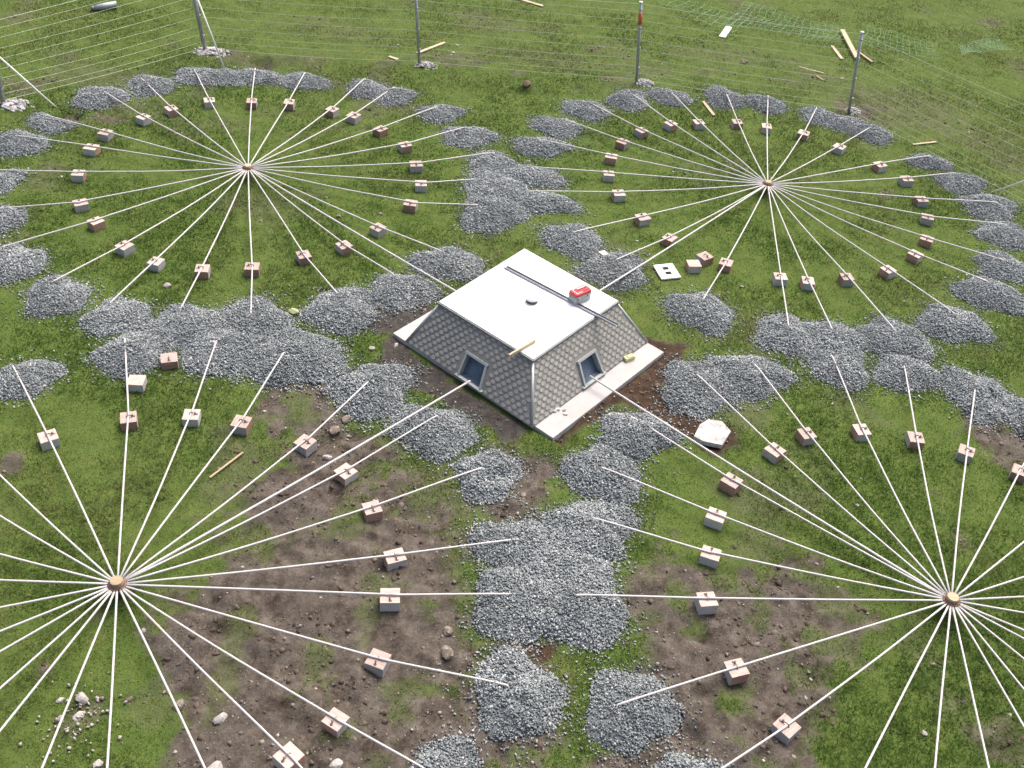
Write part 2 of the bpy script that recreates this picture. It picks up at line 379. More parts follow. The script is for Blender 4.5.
class Pile:
    def __init__(s, cx, cy, rx, ry):
        lo = at(cx, cy+ry, 0); hi = at(cx, cy-ry, .05); l = at(cx-rx, cy+ry*.1, .03); r = at(cx+rx, cy+ry*.1, .03)
        s.c = (lo+hi)/2; s.c[0] = (l[0]+r[0])/2; s.a = np.linalg.norm(r-l)/2*.98; s.b = np.linalg.norm(hi-lo)/2*.98
        s.h = min(.19, .30*min(s.a, s.b)); s.seed = int(cx*7+cy*13) % 9973
        s.ph = random.uniform(0, 6.28)
    def q(s, x, y):
        dx = (np.asarray(x)-s.c[0])/s.a; dy = (np.asarray(y)-s.c[1])/s.b; th = np.arctan2(dy, dx)
        return np.hypot(dx, dy)/(1+.10*np.sin(2*th+s.ph)+.10*np.sin(3*th+2*s.ph)+.07*np.sin(5*th+s.ph*3))
    def z(s, x, y):
        q = s.q(x, y); return s.h*np.clip(1-q**1.7, 0, 1)**.9*(.85+.3*vnoise(x, y, .16, s.seed % 50))
PILES = []
def slotname(k):   # half-hour clock seen from above, twelve pointing away from the camera
    k %= 24; h = k//2; h = 12 if h == 0 else h
    w = ['','one','two','three','four','five','six','seven','eight','nine','ten','eleven','twelve'][h]
    return (w+" o'clock") if k % 2 == 0 else ('half past '+w)
ros = {}
for key, (hx, hy) in HUBPX.items():
    hub = at(hx, hy, HZ+.03); L = []
    for e in RING[key]:
        L.append(dict(b=at(e[0], e[1], BH+.02), pile=Pile(*e[4:]), end=(e[2], e[3]), vis=True))
    for d in DIRS.get(key, []):
        p = at(d[0], d[1], .18); u = (p-hub)/np.linalg.norm(p-hub)
        # swing so the line from the hub keeps its bearing
        L.append(dict(b=hub+u*3.0, pile=None, endw=hub+u*4.05, vis=False, u=u))
    for l in L:
        v = l['b']-hub; l['ang'] = (90-math.degrees(math.atan2(v[1], v[0]))) % 360
    L.sort(key=lambda l: l['ang'])
    # regular slots
    best = min(range(-3, 4), key=lambda o: sum(((l['ang']-15*(i+o)+180) % 360-180)**2 for i, l in enumerate(L)))
    for i, l in enumerate(L): l['slot'] = (i+best) % 24
    ros[key] = (hub, L)
for key, (hub, L) in ros.items():
    for l in L:
        if l['pile'] is None:
            c = project((l['endw'][0], l['endw'][1], 0))
            p = Pile(300, 300, 10, 10); p.c = np.array(l['endw']); p.a = random.uniform(.42, .55); p.b = random.uniform(.38, .5); p.h = .17; l['pile'] = p
        PILES.append((l['pile'], f"grey gravel mound burying the pipe end at {slotname(l['slot'])} of the {HN[key]} rosette", l['vis'] or (-60 < project((*l['pile'].c, 0))[0] < 1084 and project((*l['pile'].c, 0))[1] < 830)))
for e in EXTRA: PILES.append((Pile(*e[:4]), e[4], True)); PILES[-1][0].h *= .75

# ------------------------------------------------------------------ ground sheet
def axis(a, b_, st, far):
    core = np.arange(a, b_+st/2, st); s_ = st; up = [b_]; 
    while up[-1] < far: s_ *= 1.25; up.append(up[-1]+s_)
    s_ = st; dn = [a]
    while dn[-1] > -far: s_ *= 1.25; dn.append(dn[-1]-s_)
    return np.concatenate([dn[:0:-1], core, up[1:]])
gx = axis(-19, 21, .05, 900); gy = axis(3, 34, .05, 900)
X, Y = np.meshgrid(gx, gy)
D_, M_ = masks(X.ravel(), Y.ravel()); Zg = gz_fine(X.ravel(), Y.ravel(), D_, M_)
def near_box(x, y, pad=0):
    s_ = poly_sd(x, y, [tuple(VB[k].xy) for k in 'LFRB']); return s_+pad
# level the ground under the hut
lev = sstep(-.25, 0, near_box(X.ravel(), Y.ravel())); Zg = Zg*(1-lev)+(-.02)*lev
nx, ny = len(gx), len(gy); idx = np.arange(nx*ny).reshape(ny, nx)
Fq = np.stack([idx[:-1,:-1], idx[:-1,1:], idx[1:,1:], idx[1:,:-1]], -1).reshape(-1, 4)
ground = fast_mesh('ground', np.stack([X.ravel(), Y.ravel(), Zg], 1), Fq, GM, 4, {'dirt': ('POINT', D_), 'mud': ('POINT', M_)})
ground.data.polygons.foreach_set('use_smooth', np.ones(len(Fq), bool)); tag(ground, kind='structure')
Zgrid = Zg.reshape(ny, nx); Dg = D_.reshape(ny, nx); Mg = M_.reshape(ny, nx)
def samp(G, x, y):
    x = np.asarray(x, float); y = np.asarray(y, float)
    i = np.clip(np.searchsorted(gx, x)-1, 0, nx-2); j = np.clip(np.searchsorted(gy, y)-1, 0, ny-2)
    fx = np.clip((x-gx[i])/(gx[i+1]-gx[i]), 0, 1); fy = np.clip((y-gy[j])/(gy[j+1]-gy[j]), 0, 1)
    return (G[j,i]*(1-fx)+G[j,i+1]*fx)*(1-fy)+(G[j+1,i]*(1-fx)+G[j+1,i+1]*fx)*fy
def H(x, y): return float(samp(Zgrid, x, y))

# ------------------------------------------------------------------ loose stone generator
CUBE = np.array([[-1,-1,-1],[1,-1,-1],[1,1,-1],[-1,1,-1],[-1,-1,1],[1,-1,1],[1,1,1],[-1,1,1]], float)*.58
CF = np.array([[0,2,1],[0,3,2],[4,5,6],[4,6,7],[0,1,5],[0,5,4],[1,2,6],[1,6,5],[2,3,7],[2,7,6],[3,0,4],[3,4,7]])
def stones(pos, size, tone, rg, name, material, flat=.7):
    n = len(pos)
    V = CUBE[None]+rg.uniform(-.3, .3, (n, 8, 3))
    V = V*np.stack([np.ones(n), rg.uniform(.6, 1, n), rg.uniform(.4, .8, n)], 1)[:, None, :]
    q = rg.normal(size=(n, 4)); q[:, 1:3] *= flat; q /= np.linalg.norm(q, axis=1)[:, None]
    w, x, y, z = q.T
    R = np.stack([np.stack([1-2*(y*y+z*z), 2*(x*y-z*w), 2*(x*z+y*w)], -1), np.stack([2*(x*y+z*w), 1-2*(x*x+z*z), 2*(y*z-x*w)], -1), np.stack([2*(x*z-y*w), 2*(y*z+x*w), 1-2*(x*x+y*y)], -1)], 1)
    V = np.einsum('nij,nkj->nki', R, V)*size[:, None, None]+pos[:, None, :]
    Fc = (CF[None]+np.arange(n)[:, None, None]*8).reshape(-1, 3)
    return fast_mesh(name, V.reshape(-1, 3), Fc, material, 3, {'tone': ('FACE', np.repeat(tone, 12))})
for p, lab, on in PILES:
    if not on: continue
    rg = np.random.default_rng(p.seed)
    near = 1.0 if p.c[1] < 14 else .8
    n = int(p.a*p.b*math.pi*3600*near)
    r = np.sqrt(rg.uniform(0, 1, n))*1.0; th = rg.uniform(0, 2*math.pi, n)
    k = int(n*.13); r[:k] = .95+np.abs(rg.normal(0, .19, k))
    x = p.c[0]+p.a*r*np.cos(th)*(1+.10*np.sin(2*th+p.ph)+.10*np.sin(3*th+2*p.ph)+.07*np.sin(5*th+p.ph*3)); y = p.c[1]+p.b*r*np.sin(th)*(1+.10*np.sin(2*th+p.ph)+.10*np.sin(3*th+2*p.ph)+.07*np.sin(5*th+p.ph*3))
    ok = near_box(x, y) < .0; x = x[ok]; y = y[ok]; n = len(x)
    sz = rg.uniform(.011, .021, n)*rg.choice([1, 1, 1.25], n)
    z = samp(Zgrid, x, y)+p.z(x, y)+sz*.25+rg.uniform(-.006, .01, n)
    tone = np.clip(rg.normal(.47, .25, n)+.45*(fbm(x, y, .55, 87, 3)-.5), 0, 1); sz = sz*(.8+.3*vnoise(x, y, .3, 88))
    o = stones(np.stack([x, y, z], 1), sz, tone, rg, 'gravel_mound', ROCK)
    # inner core so the mound is solid
    s_ = MB(); nr, na = 10, 36
    vs = []
    for i in range(nr+1):
        for j in range(na):
            t = 2*math.pi*j/na; rr = i/nr
            xx = p.c[0]+p.a*rr*math.cos(t)*(1+.10*math.sin(2*t+p.ph)+.10*math.sin(3*t+2*p.ph)+.07*math.sin(5*t+p.ph*3)); yy = p.c[1]+p.b*rr*math.sin(t)*(1+.10*math.sin(2*t+p.ph)+.10*math.sin(3*t+2*p.ph)+.07*math.sin(5*t+p.ph*3))
            vs.append((xx, yy, H(xx, yy)+float(p.z(xx, yy))-.004-(.02 if i == nr else 0)))
    fs = [(i*na+j, (i+1)*na+j, (i+1)*na+(j+1) % na, i*na+(j+1) % na) for i in range(nr) for j in range(na)]
    # join the core into the same mesh
    me = o.data; nv = len(me.vertices); me2 = bpy.data.meshes.new('gravel_mound')
    V0 = np.empty(nv*3, np.float32); me.vertices.foreach_get('co', V0)
    tri = np.empty(len(me.loops), np.int32); me.loops.foreach_get('vertex_index', tri)
    f2 = [];
    for q in fs: f2 += [(q[0], q[1], q[2]), (q[0], q[2], q[3])]
    V1 = np.concatenate([V0.reshape(-1, 3), np.array(vs)]); F1 = np.concatenate([tri.reshape(-1, 3), np.array(f2)+nv])
    T1 = np.concatenate([np.repeat(tone, 12), np.full(len(f2), .12)])
    bpy.data.objects.remove(o); bpy.data.meshes.remove(me)
    # origin at the mound's base
    org = np.array([p.c[0], p.c[1], H(*p.c)])
    o = fast_mesh('gravel_mound', V1-org, F1, ROCK, 3, {'tone': ('FACE', T1)}); o.location = org
    tag(o, lab, 'gravel mound', 'gravel mounds over the pipe ends')

def on_pile(x, y):
    m_ = np.zeros(np.shape(x), bool)
    for p, _, on in PILES:
        if on: m_ |= p.q(x, y) < .97
    return m_

# ------------------------------------------------------------------ rosettes and blocks
def surf(x, y):
    z = H(x, y)
    return z+max([0]+[float(p.z(x, y)) for p, _, on in PILES])
def smooth_path(pts, n=8):
    out = []
    P_ = [pts[0]*2-pts[1]]+pts+[pts[-1]*2-pts[-2]]
    for i in range(1, len(P_)-2):
        for k in range(n):
            t = k/n; a, b_, c_, d_ = P_[i-1], P_[i], P_[i+1], P_[i+2]
            out.append(.5*((2*b_)+(c_-a)*t+(2*a-5*b_+4*c_-d_)*t*t+(3*b_-a-3*c_+d_)*t**3))
    return out+[pts[-1]]
# block kinds: which side faces are reddish, which weathered grey; plus a clip
def block_meshes():
    out = []
    for mis in ((1,0,1,2,1,2),(1,0,2,1,2,1),(1,0,2,2,2,2),(1,0,1,1,1,1)):
        s_ = MB(); s_.box((0,0,BH/2-.01), (.225,.215,BH+.02), None, 0, mis)
        o = s_.build('body', [TOPW, REDW, GRYW], None, None, .005)
        out.append((o, mis))
    c = MB()
    # bent strap over the pipe plus its bolt and a checked pith hole
    arc = [Vector((0, .034*math.cos(t), .034*math.sin(t))) for t in np.linspace(0, math.pi, 9)]
    for a, b_ in zip(arc, arc[1:]): c.bar(a, b_, .014, .003, Vector((1,0,0)))
    pass
    c.lathe([(.008,.003),(.008,.03),(.012,.03),(.012,.038),(.0,.038)], 8, (0,-.046,0), 1)
    c.lathe([(.016,.0005),(.018,.002),(.0,.002)], 8, (.006,-.066,0), 1)
    k = c.build('clip', [CLIPM, DARKM])
    return out, k
BM, CLIP = block_meshes()
def block(x, y, rz, label, group='timber blocks carrying the pipes', kind=0, clip=True, tilt=0, ztop=None):
    r = empty('timber_block', (x, y, (H(x, y) if ztop is None else ztop-BH)), rz); r.rotation_euler[0] = tilt
    o = BM[kind][0].copy(); COL.objects.link(o); o.parent = r
    if clip:
        k = CLIP.copy(); COL.objects.link(k); k.parent = r; k.location = (0, -.01, BH)
    return tag(r, label, 'timber block', group)
SIDE = ['reddish-fronted', 'brown-sided', 'grey-sided', 'red-brown']
kinds = {}
NEARK = {(303,):0}
for key, (hub, L) in ros.items():
    hx, hy = HUBPX[key]; zh = HZ+H(*hub)
    root = empty('pipe_rosette', (hub[0], hub[1], H(*hub)))
    tag(root, f"{HN[key]} rosette of white pipes on blocks, " + {'A':'nearest the left fence corner','B':'behind the hut toolbox','C':'half on grass and half on bare soil','D':'beside the sunken white slab'}[key], 'pipe rosette', 'rosettes of white pipes')
    inv = Vector((hub[0], hub[1], H(*hub)))
    s_ = MB(); s_.lathe([(.035,-.05),(.035,.13),(.075,.135),(.082,.15),(.082,.235),(.07,.245),(0,.245)], 20)
    s_.build('manifold', BRASS, root)
    s_ = MB(); s_.lathe([(.050,.246),(.068,.246),(.072,.258),(.068,.275),(0,.277)], 14, (0,0,0), 0, False) if key in 'CD' else s_.lathe([(.045,.246),(.060,.246),(.060,.262),(0,.263)], 8, (0,0,0), 0, False)
    s_.build('hub_cap', HUBW, root)
    for i, l in enumerate(L):
        b2 = l['b']; rz = math.atan2(b2[1]-hub[1], b2[0]-hub[0])
        # pipe end
        p = l['pile']
        if 'endw' in l: e = np.array(l['endw'])
        else:
            z = .12
            for _ in range(4): e = at(l['end'][0], l['end'][1], z); z = max(.05, H(*e)+float(p.z(*e))+.012)
        ze = max(.05, H(*e)+float(p.z(*e))+.012)
        u = Vector((math.cos(rz), math.sin(rz), 0)); bz = H(*b2)
        ok = l['vis'] or (-80 < project((*b2, 0))[0] < 1100 and project((*b2, 0))[1] < 850)
        zp = max(BH+.019+bz, .11) 
        pts = [Vector((hub[0], hub[1], zh+.0))+u*.095]
        mid = Vector((hub[0], hub[1], 0)).lerp(Vector((*b2, 0)), .5); pts.append(Vector((mid.x+random.uniform(-.012,.012), mid.y+random.uniform(-.012,.012), (zh+zp)/2-random.uniform(.005,.03))))
        pb = Vector((*b2, zp)); pts += [pb-u*.10, pb+u*.10]
        E_ = Vector((*e, ze)); pts.append(E_); dn = (E_-pb).normalized(); pts.append(E_+dn*.07+Vector((0,0,-.045)))
        path = smooth_path(pts, 5)
        s_ = MB(); s_.tube([q-inv for q in path], .0125, 8); s_.build('pipe', PIPE, root)
        s_ = MB(); s_.tube([Vector((*hub, zh))+u*.06-inv, Vector((*hub, zh))+u*.105-inv], .016, 8); s_.build('socket', BRASS, root)
        if ok:
            kd = random.choice([0,1,1,0,2,2,3]) if l['vis'] else 2
            rr = rz+math.radians(random.uniform(-9, 9))
            side = SIDE[kd]
            lab = f"timber block under the pipe at {slotname(l['slot'])} of the {HN[key]} rosette"
            bo = block(b2[0], b2[1], rr, lab, kind=kd)
            bo.location.z = zp-.0165-BH; q_ = random.uniform(.93, 1.05); bo.scale = (q_, random.uniform(.93, 1.05), 1)
            if kd in (0,1) and False: pass
    l_ = {'A': [(248,167),(411,269.5),(451,293)], 'B': [(768,183),(640,270.5),(601,293)], 'C': [(117,583),(300,482),(462,384)], 'D': [(952,599),(735,476),(590,381)]}[key]
    target = {'A': (VB['L']+VB['B'])/2, 'B': (VB['R']+VB['B'])/2, 'C': (VB['L']+VB['F'])/2, 'D': (VB['F']+VB['R'])/2}[key]
    if key in 'AB': end = Vector((target.x, target.y, .16)); cen = (VB['L']+VB['R'])/2; end = end+(cen-end)*.06; end.z = .16
    elif key == 'C': end = at3(470, 381, .20)
    else: end = at3(590, 376, .20)
    a = Vector((hub[0], hub[1], zh)); d = (end-a).normalized(); a = a+d*.075
    pts = [a]+[a.lerp(end, t)+Vector((0,0,-.02*math.sin(math.pi*t))) for t in (.25,.5,.75)]+[end]
    for q in pts[1:-1]: q.z = max(q.z, H(q.x, q.y)+.08)
    s_ = MB(); s_.tube([q-inv for q in smooth_path(pts, 5)], .0155, 8); o = s_.build('pipe', PIPE, root); o['label'] = 'longer pipe running on into the tiled hut'
for o, _ in BM: bpy.data.objects.remove(o)
bpy.data.objects.remove(CLIP)
BM2 = None

# loose blocks (rebuilt from the same pattern)
BM, CLIP = block_meshes()
for px, py, rz, kd, clip, lab in ((694,263,.2,1,False,'loose brown timber block turned on the grass beside the white plate'),(705,256,.7,0,True,'loose pinkish timber block touching the brown one near the white plate'),
        (169,358,.35,0,True,'loose timber block on grass below the left gravel cluster'),(136,380,.1,2,False,'loose grey timber block standing beside the near left rosette pipe')):
    p = at(px, py, .13); o = block(p[0], p[1], rz, lab, 'loose timber blocks', kd, clip)
for o, _ in BM: bpy.data.objects.remove(o)
bpy.data.objects.remove(CLIP)

# ------------------------------------------------------------------ hut
RZ = .72
VR = dict(L=at3(440, 303.5, RZ), F=at3(533, 360.5, RZ), R=at3(616.5, 302.5, RZ), B=at3(524.4, 251, RZ))
cen = (VB['L']+VB['R'])/2
hut = empty('tiled_hut', (cen.x, cen.y, 0)); org = Vector((cen.x, cen.y, 0))
tag(hut, 'low truncated pyramid hut with tiled sloping walls and flat white roof', 'hut')
names = ['L','F','R','B']
for a, b_ in (('L','F'),('F','R'),('R','B'),('B','L')):
    A0, B0, A1, B1 = VB[a]-org, VB[b_]-org, VR[a]-org, VR[b_]-org
    def S(u, v, A0=A0, B0=B0, A1=A1, B1=B1): return A0.lerp(B0, u).lerp(A1.lerp(B1, u), v)
    nrm = (B0-A0).cross(A1-A0).normalized()
    if nrm.z < 0: nrm = -nrm
    win = {('L','F'): (.43,.605,.04,.49), ('F','R'): (.43,.59,.04,.49)}.get((a, b_))
    if win: u0, u1, v0, v1 = win
    s_ = MB()
    def quad(u_0, u_1, v_0, v_1, off=0): s_.add([S(u_0, v_0)+nrm*off, S(u_1, v_0)+nrm*off, S(u_1, v_1)+nrm*off, S(u_0, v_1)+nrm*off], [(0,1,2,3)], 0)
    if win:
        quad(0,u0,0,1); quad(u1,1,0,1); quad(u0,u1,v1,1); quad(u0,u1,0,v0)
    else: quad(0,1,0,1)
    # rows of small hexagonal tiles
    wl = (B0-A0).length; hl = ((A1+B1)/2-(A0+B0)/2).length
    rows = int(hl/.062); 
    ux = (B0-A0).normalized(); uy = nrm.cross(ux).normalized()
    if uy.z < 0: uy = -uy
    for j in range(rows):
        v = (j+.5)/rows
        l0, l1 = S(0, v), S(1, v); ln = (l1-l0).length
        n = int(ln/.118)
        c0 = (l0+l1)/2
        for i in range(-n//2-1, n//2+2):
            off = (i+(.5 if j % 2 else 0))*.118
            if abs(off) > ln/2-.05: continue
            c = c0+ux*off; u = .5+off/ln
            if win:
                # skip openings and frame
                if u0-.035 < u < u1+.035 and v < v1+.09: continue
            c = S(u, v)+nrm*.006
            hexa = [c+ux*(.040*math.cos(t))+uy*(.030*math.sin(t))+nrm*(.0015 if math.sin(t) < 0 else .0) for t in [math.radians(q+random.uniform(-4,4)) for q in (0,55,125,180,235,305)]]
            k0 = len(s_.v); s_.v += [tuple(q) for q in hexa]+[tuple(q-nrm*.01) for q in hexa]
            s_.f.append(tuple(k0+q for q in range(6))); s_.mi.append(1); s_.sm.append(False)
            for q in range(6):
                r_ = (q+1) % 6; s_.f.append((k0+q, k0+6+q, k0+6+r_, k0+r_)); s_.mi.append(1); s_.sm.append(False)
    s_.build('tiled_wall', [SHBASE, SHING], hut)
    # hip flashing at the first corner
    s_ = MB(); s_.tube([A0+Vector((0,0,.0)), A1-Vector((0,0,.01))], .022, 6); s_.build('hip_flashing', FLASH, hut)
    if win:
        w = empty_ = None
        s_ = MB()
        def bar(p, q, w_, h_, off=.012): s_.bar(p+nrm*off, q+nrm*off, w_, h_, nrm)
        e = .012
        bl, br, tl, tr_ = S(u0, v0), S(u1, v0), S(u0, v1), S(u1, v1)
        bar(bl, tl, .03, .04); bar(br, tr_, .03, .041); bar(tl-ux*.03, tr_+ux*.03, .035, .042, .014)
        # reveal walls going in
        dp = .09; inn = Vector((-nrm.x, -nrm.y, 0)).normalized()*dp
        s_.add([bl, tl, tl+inn*1.0, bl+inn], [(0,1,2,3)]); s_.add([br, tr_, tr_+inn, br+inn], [(3,2,1,0)]); s_.add([tl, tr_, tr_+inn, tl+inn], [(0,1,2,3)])
        wo = s_.build('window', FRAME, hut)
        s_ = MB(); s_.add([bl+inn, br+inn, tr_+inn, tl+inn], [(0,1,2,3)]); s_.add([bl, br, br+inn, bl+inn], [(0,1,2,3)]); s_.build('pane', GLASS, wo)
        s_ = MB(); s_.box(((bl+br)/2+nrm*.02+Vector((0,0,-.012))), ((br-bl).length+.1, .05, .02), Matrix((ux, ux.cross(Vector((0,0,-1))).normalized(), Vector((0,0,1)))).transposed()); s_.build('sill', FRAME, wo)
# roof
s_ = MB(); c4 = [VR[k]-org for k in names]; rc = sum(c4, Vector())/4
def grow(p, g): d = (p-rc); d.z = 0; return p+d.normalized()*g
o4 = [grow(p, .012) for p in c4]; i4 = [grow(p, -.004) for p in c4]
top = [p+Vector((0,0,.035)) for p in o4]; bot = [p+Vector((0,0,.012)) for p in o4]
s_.add(top+bot, [(0,1,2,3)]+[(i, i+4, (i+1) % 4+4, (i+1) % 4) for i in range(4)]+[(7,6,5,4)]); rf = s_.build('roof', ROOFM, hut)
s_ = MB()
t4 = [grow(p, .026) for p in c4]
for i in range(4):
    a, b_ = t4[i], t4[(i+1) % 4]; s_.bar(a+Vector((0,0,.004)), b_+Vector((0,0,.004)), .022, .034)
s_.build('edge_trim', TRIM, hut)
# vent: white cap over a ring coloured dark as the shadow below it
vp = at3(532, 300, RZ+.06)-org
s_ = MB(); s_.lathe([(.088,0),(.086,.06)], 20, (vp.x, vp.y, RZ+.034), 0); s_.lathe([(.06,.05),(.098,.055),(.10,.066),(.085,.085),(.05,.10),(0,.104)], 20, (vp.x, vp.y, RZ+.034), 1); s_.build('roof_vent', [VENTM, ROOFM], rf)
# slab
SZ = .045
SL, SF, SR_ = at3(393, 333, SZ), at3(553, 438, SZ), at3(664, 352, SZ); SB = SL+SR_-SF
SF_in = SF
s_ = MB(); q4 = [SL, SF, SR_, SB]; so = (SL+SR_)/2; so.z = 0
# keep its front-left edge tucked under the hut's wall
s_.add([p-so for p in q4]+[Vector((p.x-so.x, p.y-so.y, -.06)) for p in q4], [(0,1,2,3),(7,6,5,4)]+[(i, i+4, (i+1) % 4+4, (i+1) % 4) for i in range(4)])
sl = s_.build('base_slab', SLAB, None, so, .004); tag(sl, 'pale flat base slab showing along the right side of the hut', 'slab')
# things on the roof
RT_ = RZ+.036
a = at3(505.5, 266, RT_+.03); b_ = at3(617, 324.5, RT_+.03); mid = (a+b_)/2; dd = (b_-a).normalized()
s_ = MB(); w_ = Vector((-dd.y, dd.x, 0))
s_.bar(a-mid, b_-mid, .055, .003); s_.bar(a-mid+w_*.0285+Vector((0,0,.012)), b_-mid+w_*.0285+Vector((0,0,.012)), .003, .032); s_.bar(a-mid-w_*.0285+Vector((0,0,.012)), b_-mid-w_*.0285+Vector((0,0,.012)), .003, .032)
o = s_.build('metal_channel', METAL, None, Vector((mid.x, mid.y, RT_+.004)))
tag(o, 'long grey metal channel lying across the white roof and past its edge', 'metal bar')
tb = at3(579, 300, RT_); th = math.atan2(*(at(592,288,RT_+.1)-at(568,298,RT_+.1))[::-1])
t = empty('toolbox', (tb.x, tb.y, RT_), th); tag(t, 'grey toolbox with a red lid standing on the white roof', 'toolbox')
s_ = MB(); s_.box((0,0,.055), (.30,.17,.11)); s_.box((0,0,.125), (.315,.185,.02)); s_.build('body', GREYP, t, None, .012)
s_ = MB(); s_.box((0,.0,.16), (.30,.165,.05)); s_.box((.02,0,.19), (.24,.10,.02)); s_.build('lid', RED, t, None, .014)
s_ = MB(); s_.tube([(-.08,0,.19),(-.07,0,.225),(.09,0,.225),(.10,0,.19)], .010, 8); s_.box((-.06,.0,.1875), (.11,.12,.004)); s_.build('handle', WHITE, t)
for sx_ in (-.09,.09):
    s_ = MB(); s_.box((sx_,-.096,.115), (.03,.012,.045)); s_.build('latch', METAL, t)
a = at3(509, 356, RT_+.03); b_ = at3(535, 340.5, RT_+.03); mid = (a+b_)/2
s_ = MB(); s_.bar(a-mid, b_-mid, .03, .055); o = s_.build('timber_batten', PLANK, None, Vector((mid.x, mid.y, RT_+.029)), .003); tag(o, 'short pale timber batten on edge at the front of the white roof', 'batten')
c = at3(572, 276, RT_+.002); s_ = MB()
pts = [Vector((.13*math.cos(t)*(1+.2*math.sin(3*t)), .10*math.sin(t), .004+.003*math.sin(2*t))) for t in np.linspace(0, 5.2, 30)]
s_.tube(pts, .003, 5); o = s_.build('wire_loop', FLASH, None, c); tag(o, 'thin loop of pale wire on the white roof behind the toolbox', 'wire')

# ------------------------------------------------------------------ bits on the slab and in the mud
p = at3(629, 358, SZ+.03); s_ = MB(); s_.box((0,0,.03), (.17,.09,.06)); s_.box((.01,.0,.065), (.10,.07,.01)); o = s_.build('foam_block', YEL, None, Vector((p.x, p.y, SZ+.001)), .008); o.rotation_euler[2] = .65; tag(o, 'small yellow-green block on the pale slab against the hut wall', 'block')
p = at3(560, 411, SZ+.02)
for k in range(5):
    s_ = MB(); s_.rock((0,0,0), (random.uniform(.03,.05), random.uniform(.02,.035), random.uniform(.02,.03)), k+70, 0, 1)
    o = s_.build('rubble_piece', WHITE, None, (p.x+random.uniform(-.09,.09), p.y+random.uniform(-.05,.05), SZ+.018)); tag(o, 'little white rubble piece on the slab near its front corner', 'rubble', 'white rubble on the slab corner')
# sunken white slab
c = at(713, 432, .06); e = [at3(x, y, .045) for x, y in ((694,436),(700,424),(708,419),(722,421),(731,431),(722,445),(703,441))]
s_ = MB(); k = len(e); cz = Vector((c[0], c[1], 0))
s_.add([p-cz for p in e]+[Vector((p.x-c[0], p.y-c[1], -.03)) for p in e], [tuple(range(k-1,-1,-1)), tuple(range(k, 2*k))]+[(i, (i+1) % k, (i+1) % k+k, i+k) for i in range(k)])
o = s_.build('broken_slab', LUMP, None, cz, .006); tag(o, 'broken off-white concrete slab sunk in brown mud right of the hut', 'slab')
# white plate with two holes
c = at3(667, 271, .04); rz = .5
pl = empty('white_plate', (c.x, c.y, H(c.x, c.y)+.03), .35); pl.rotation_euler[0] = .05; tag(pl, 'square white plate with two dark openings lying on the grass', 'plate')
s_ = MB(); s_.box((0,0,.0), (.36,.40,.035)); s_.build('panel', WHITE, pl, None, .01)
for yy in (-.06,.07):
    s_ = MB(); s_.box((0,yy,.019), (.10,.07,.006)); s_.build('opening', DARK, pl)
# small white card
c = at3(604, 251, .12); s_ = MB(); s_.box((0,0,0), (.13,.12,.008)); z = surf(c.x, c.y)+.03; o = s_.build('white_card', WHITE, None, (c.x, c.y, z)); o.rotation_euler = (.05,.1,.7); tag(o, 'small white square card lying on the gravel behind the hut', 'card')

# timber offcuts
def plank(px0, px1, w, h, label, m_=PLANK, lift=.02, name='timber_offcut', cat='offcut', group='timber offcuts on the grass'):
    a = at3(*px0, lift); b_ = at3(*px1, lift); a.z = H(a.x, a.y)+lift; b_.z = H(b_.x, b_.y)+lift; mid = (a+b_)/2
    s_ = MB(); s_.bar(a-mid, b_-mid, w, h); o = s_.build(name, m_, None, mid, .003); tag(o, label, cat, group); return o
plank((842,30),(857,58), .12, .05, 'longest pale plank beside the leaning fence post', lift=.06)
plank((832,46),(842,59), .08, .03, 'short pale plank left of the longest one by the leaning post')
plank((857,51),(872,62), .06, .04, 'thin offcut crossing behind the leaning fence post', STRW, .04)
plank((729,27),(722,37), .16, .03, 'stubby pinkish white offcut in front of the green netting', WHITE)
plank((703,102),(714,116), .07, .03, 'white offcut standing alone between two far right gravel mounds')
plank((417,54),(445,43), .07, .03, 'pale plank behind the second fence post')
plank((516,-2),(543,6), .09, .03, 'tan board at the top edge of the field')
plank((913,144),(936,142), .05, .02, 'thin pale lath on the grass right of the far right rosette')
plank((799,67),(824,73), .025, .015, 'very thin pale lath left of the leaning fence post')
plank((816,76),(823,80), .03, .015, 'tiny splinter of lath below the thin lath')
plank((389,57),(398,60), .08, .02, 'small cream chip left of the second fence post')
plank((210,478),(243,452), .025, .02, 'narrow tan stick lying across grass and soil', STRW, .03, 'stick', 'stick', None)
# odd object at the top edge
c = at3(104, 6, .08); s_ = MB(); s_.tube([(-.22,-.12,0),(0,0,.02),(.24,.16,.05)], .075, 10, 0, True, [.05,.08,.07]); s_.tube([(-.26,-.14,0),(-.20,-.11,0)], .055, 10, 1)
o = s_.build('pipe_stub', [FLASH, DARKM], None, (c.x, c.y, H(c.x, c.y)+.06)); tag(o, 'pale grey stub of thick pipe on the grass at the top left', 'pipe stub')
p = at(293, 311, .05); s_ = MB(); s_.rock((0,0,0), (.09,.06,.05), 5, 0, 2); o = s_.build('plastic_bag', YEL, None, (p[0], p[1], H(*p)+.05)); tag(o, 'crumpled yellow-green bag on the edge of the gravel', 'bag')

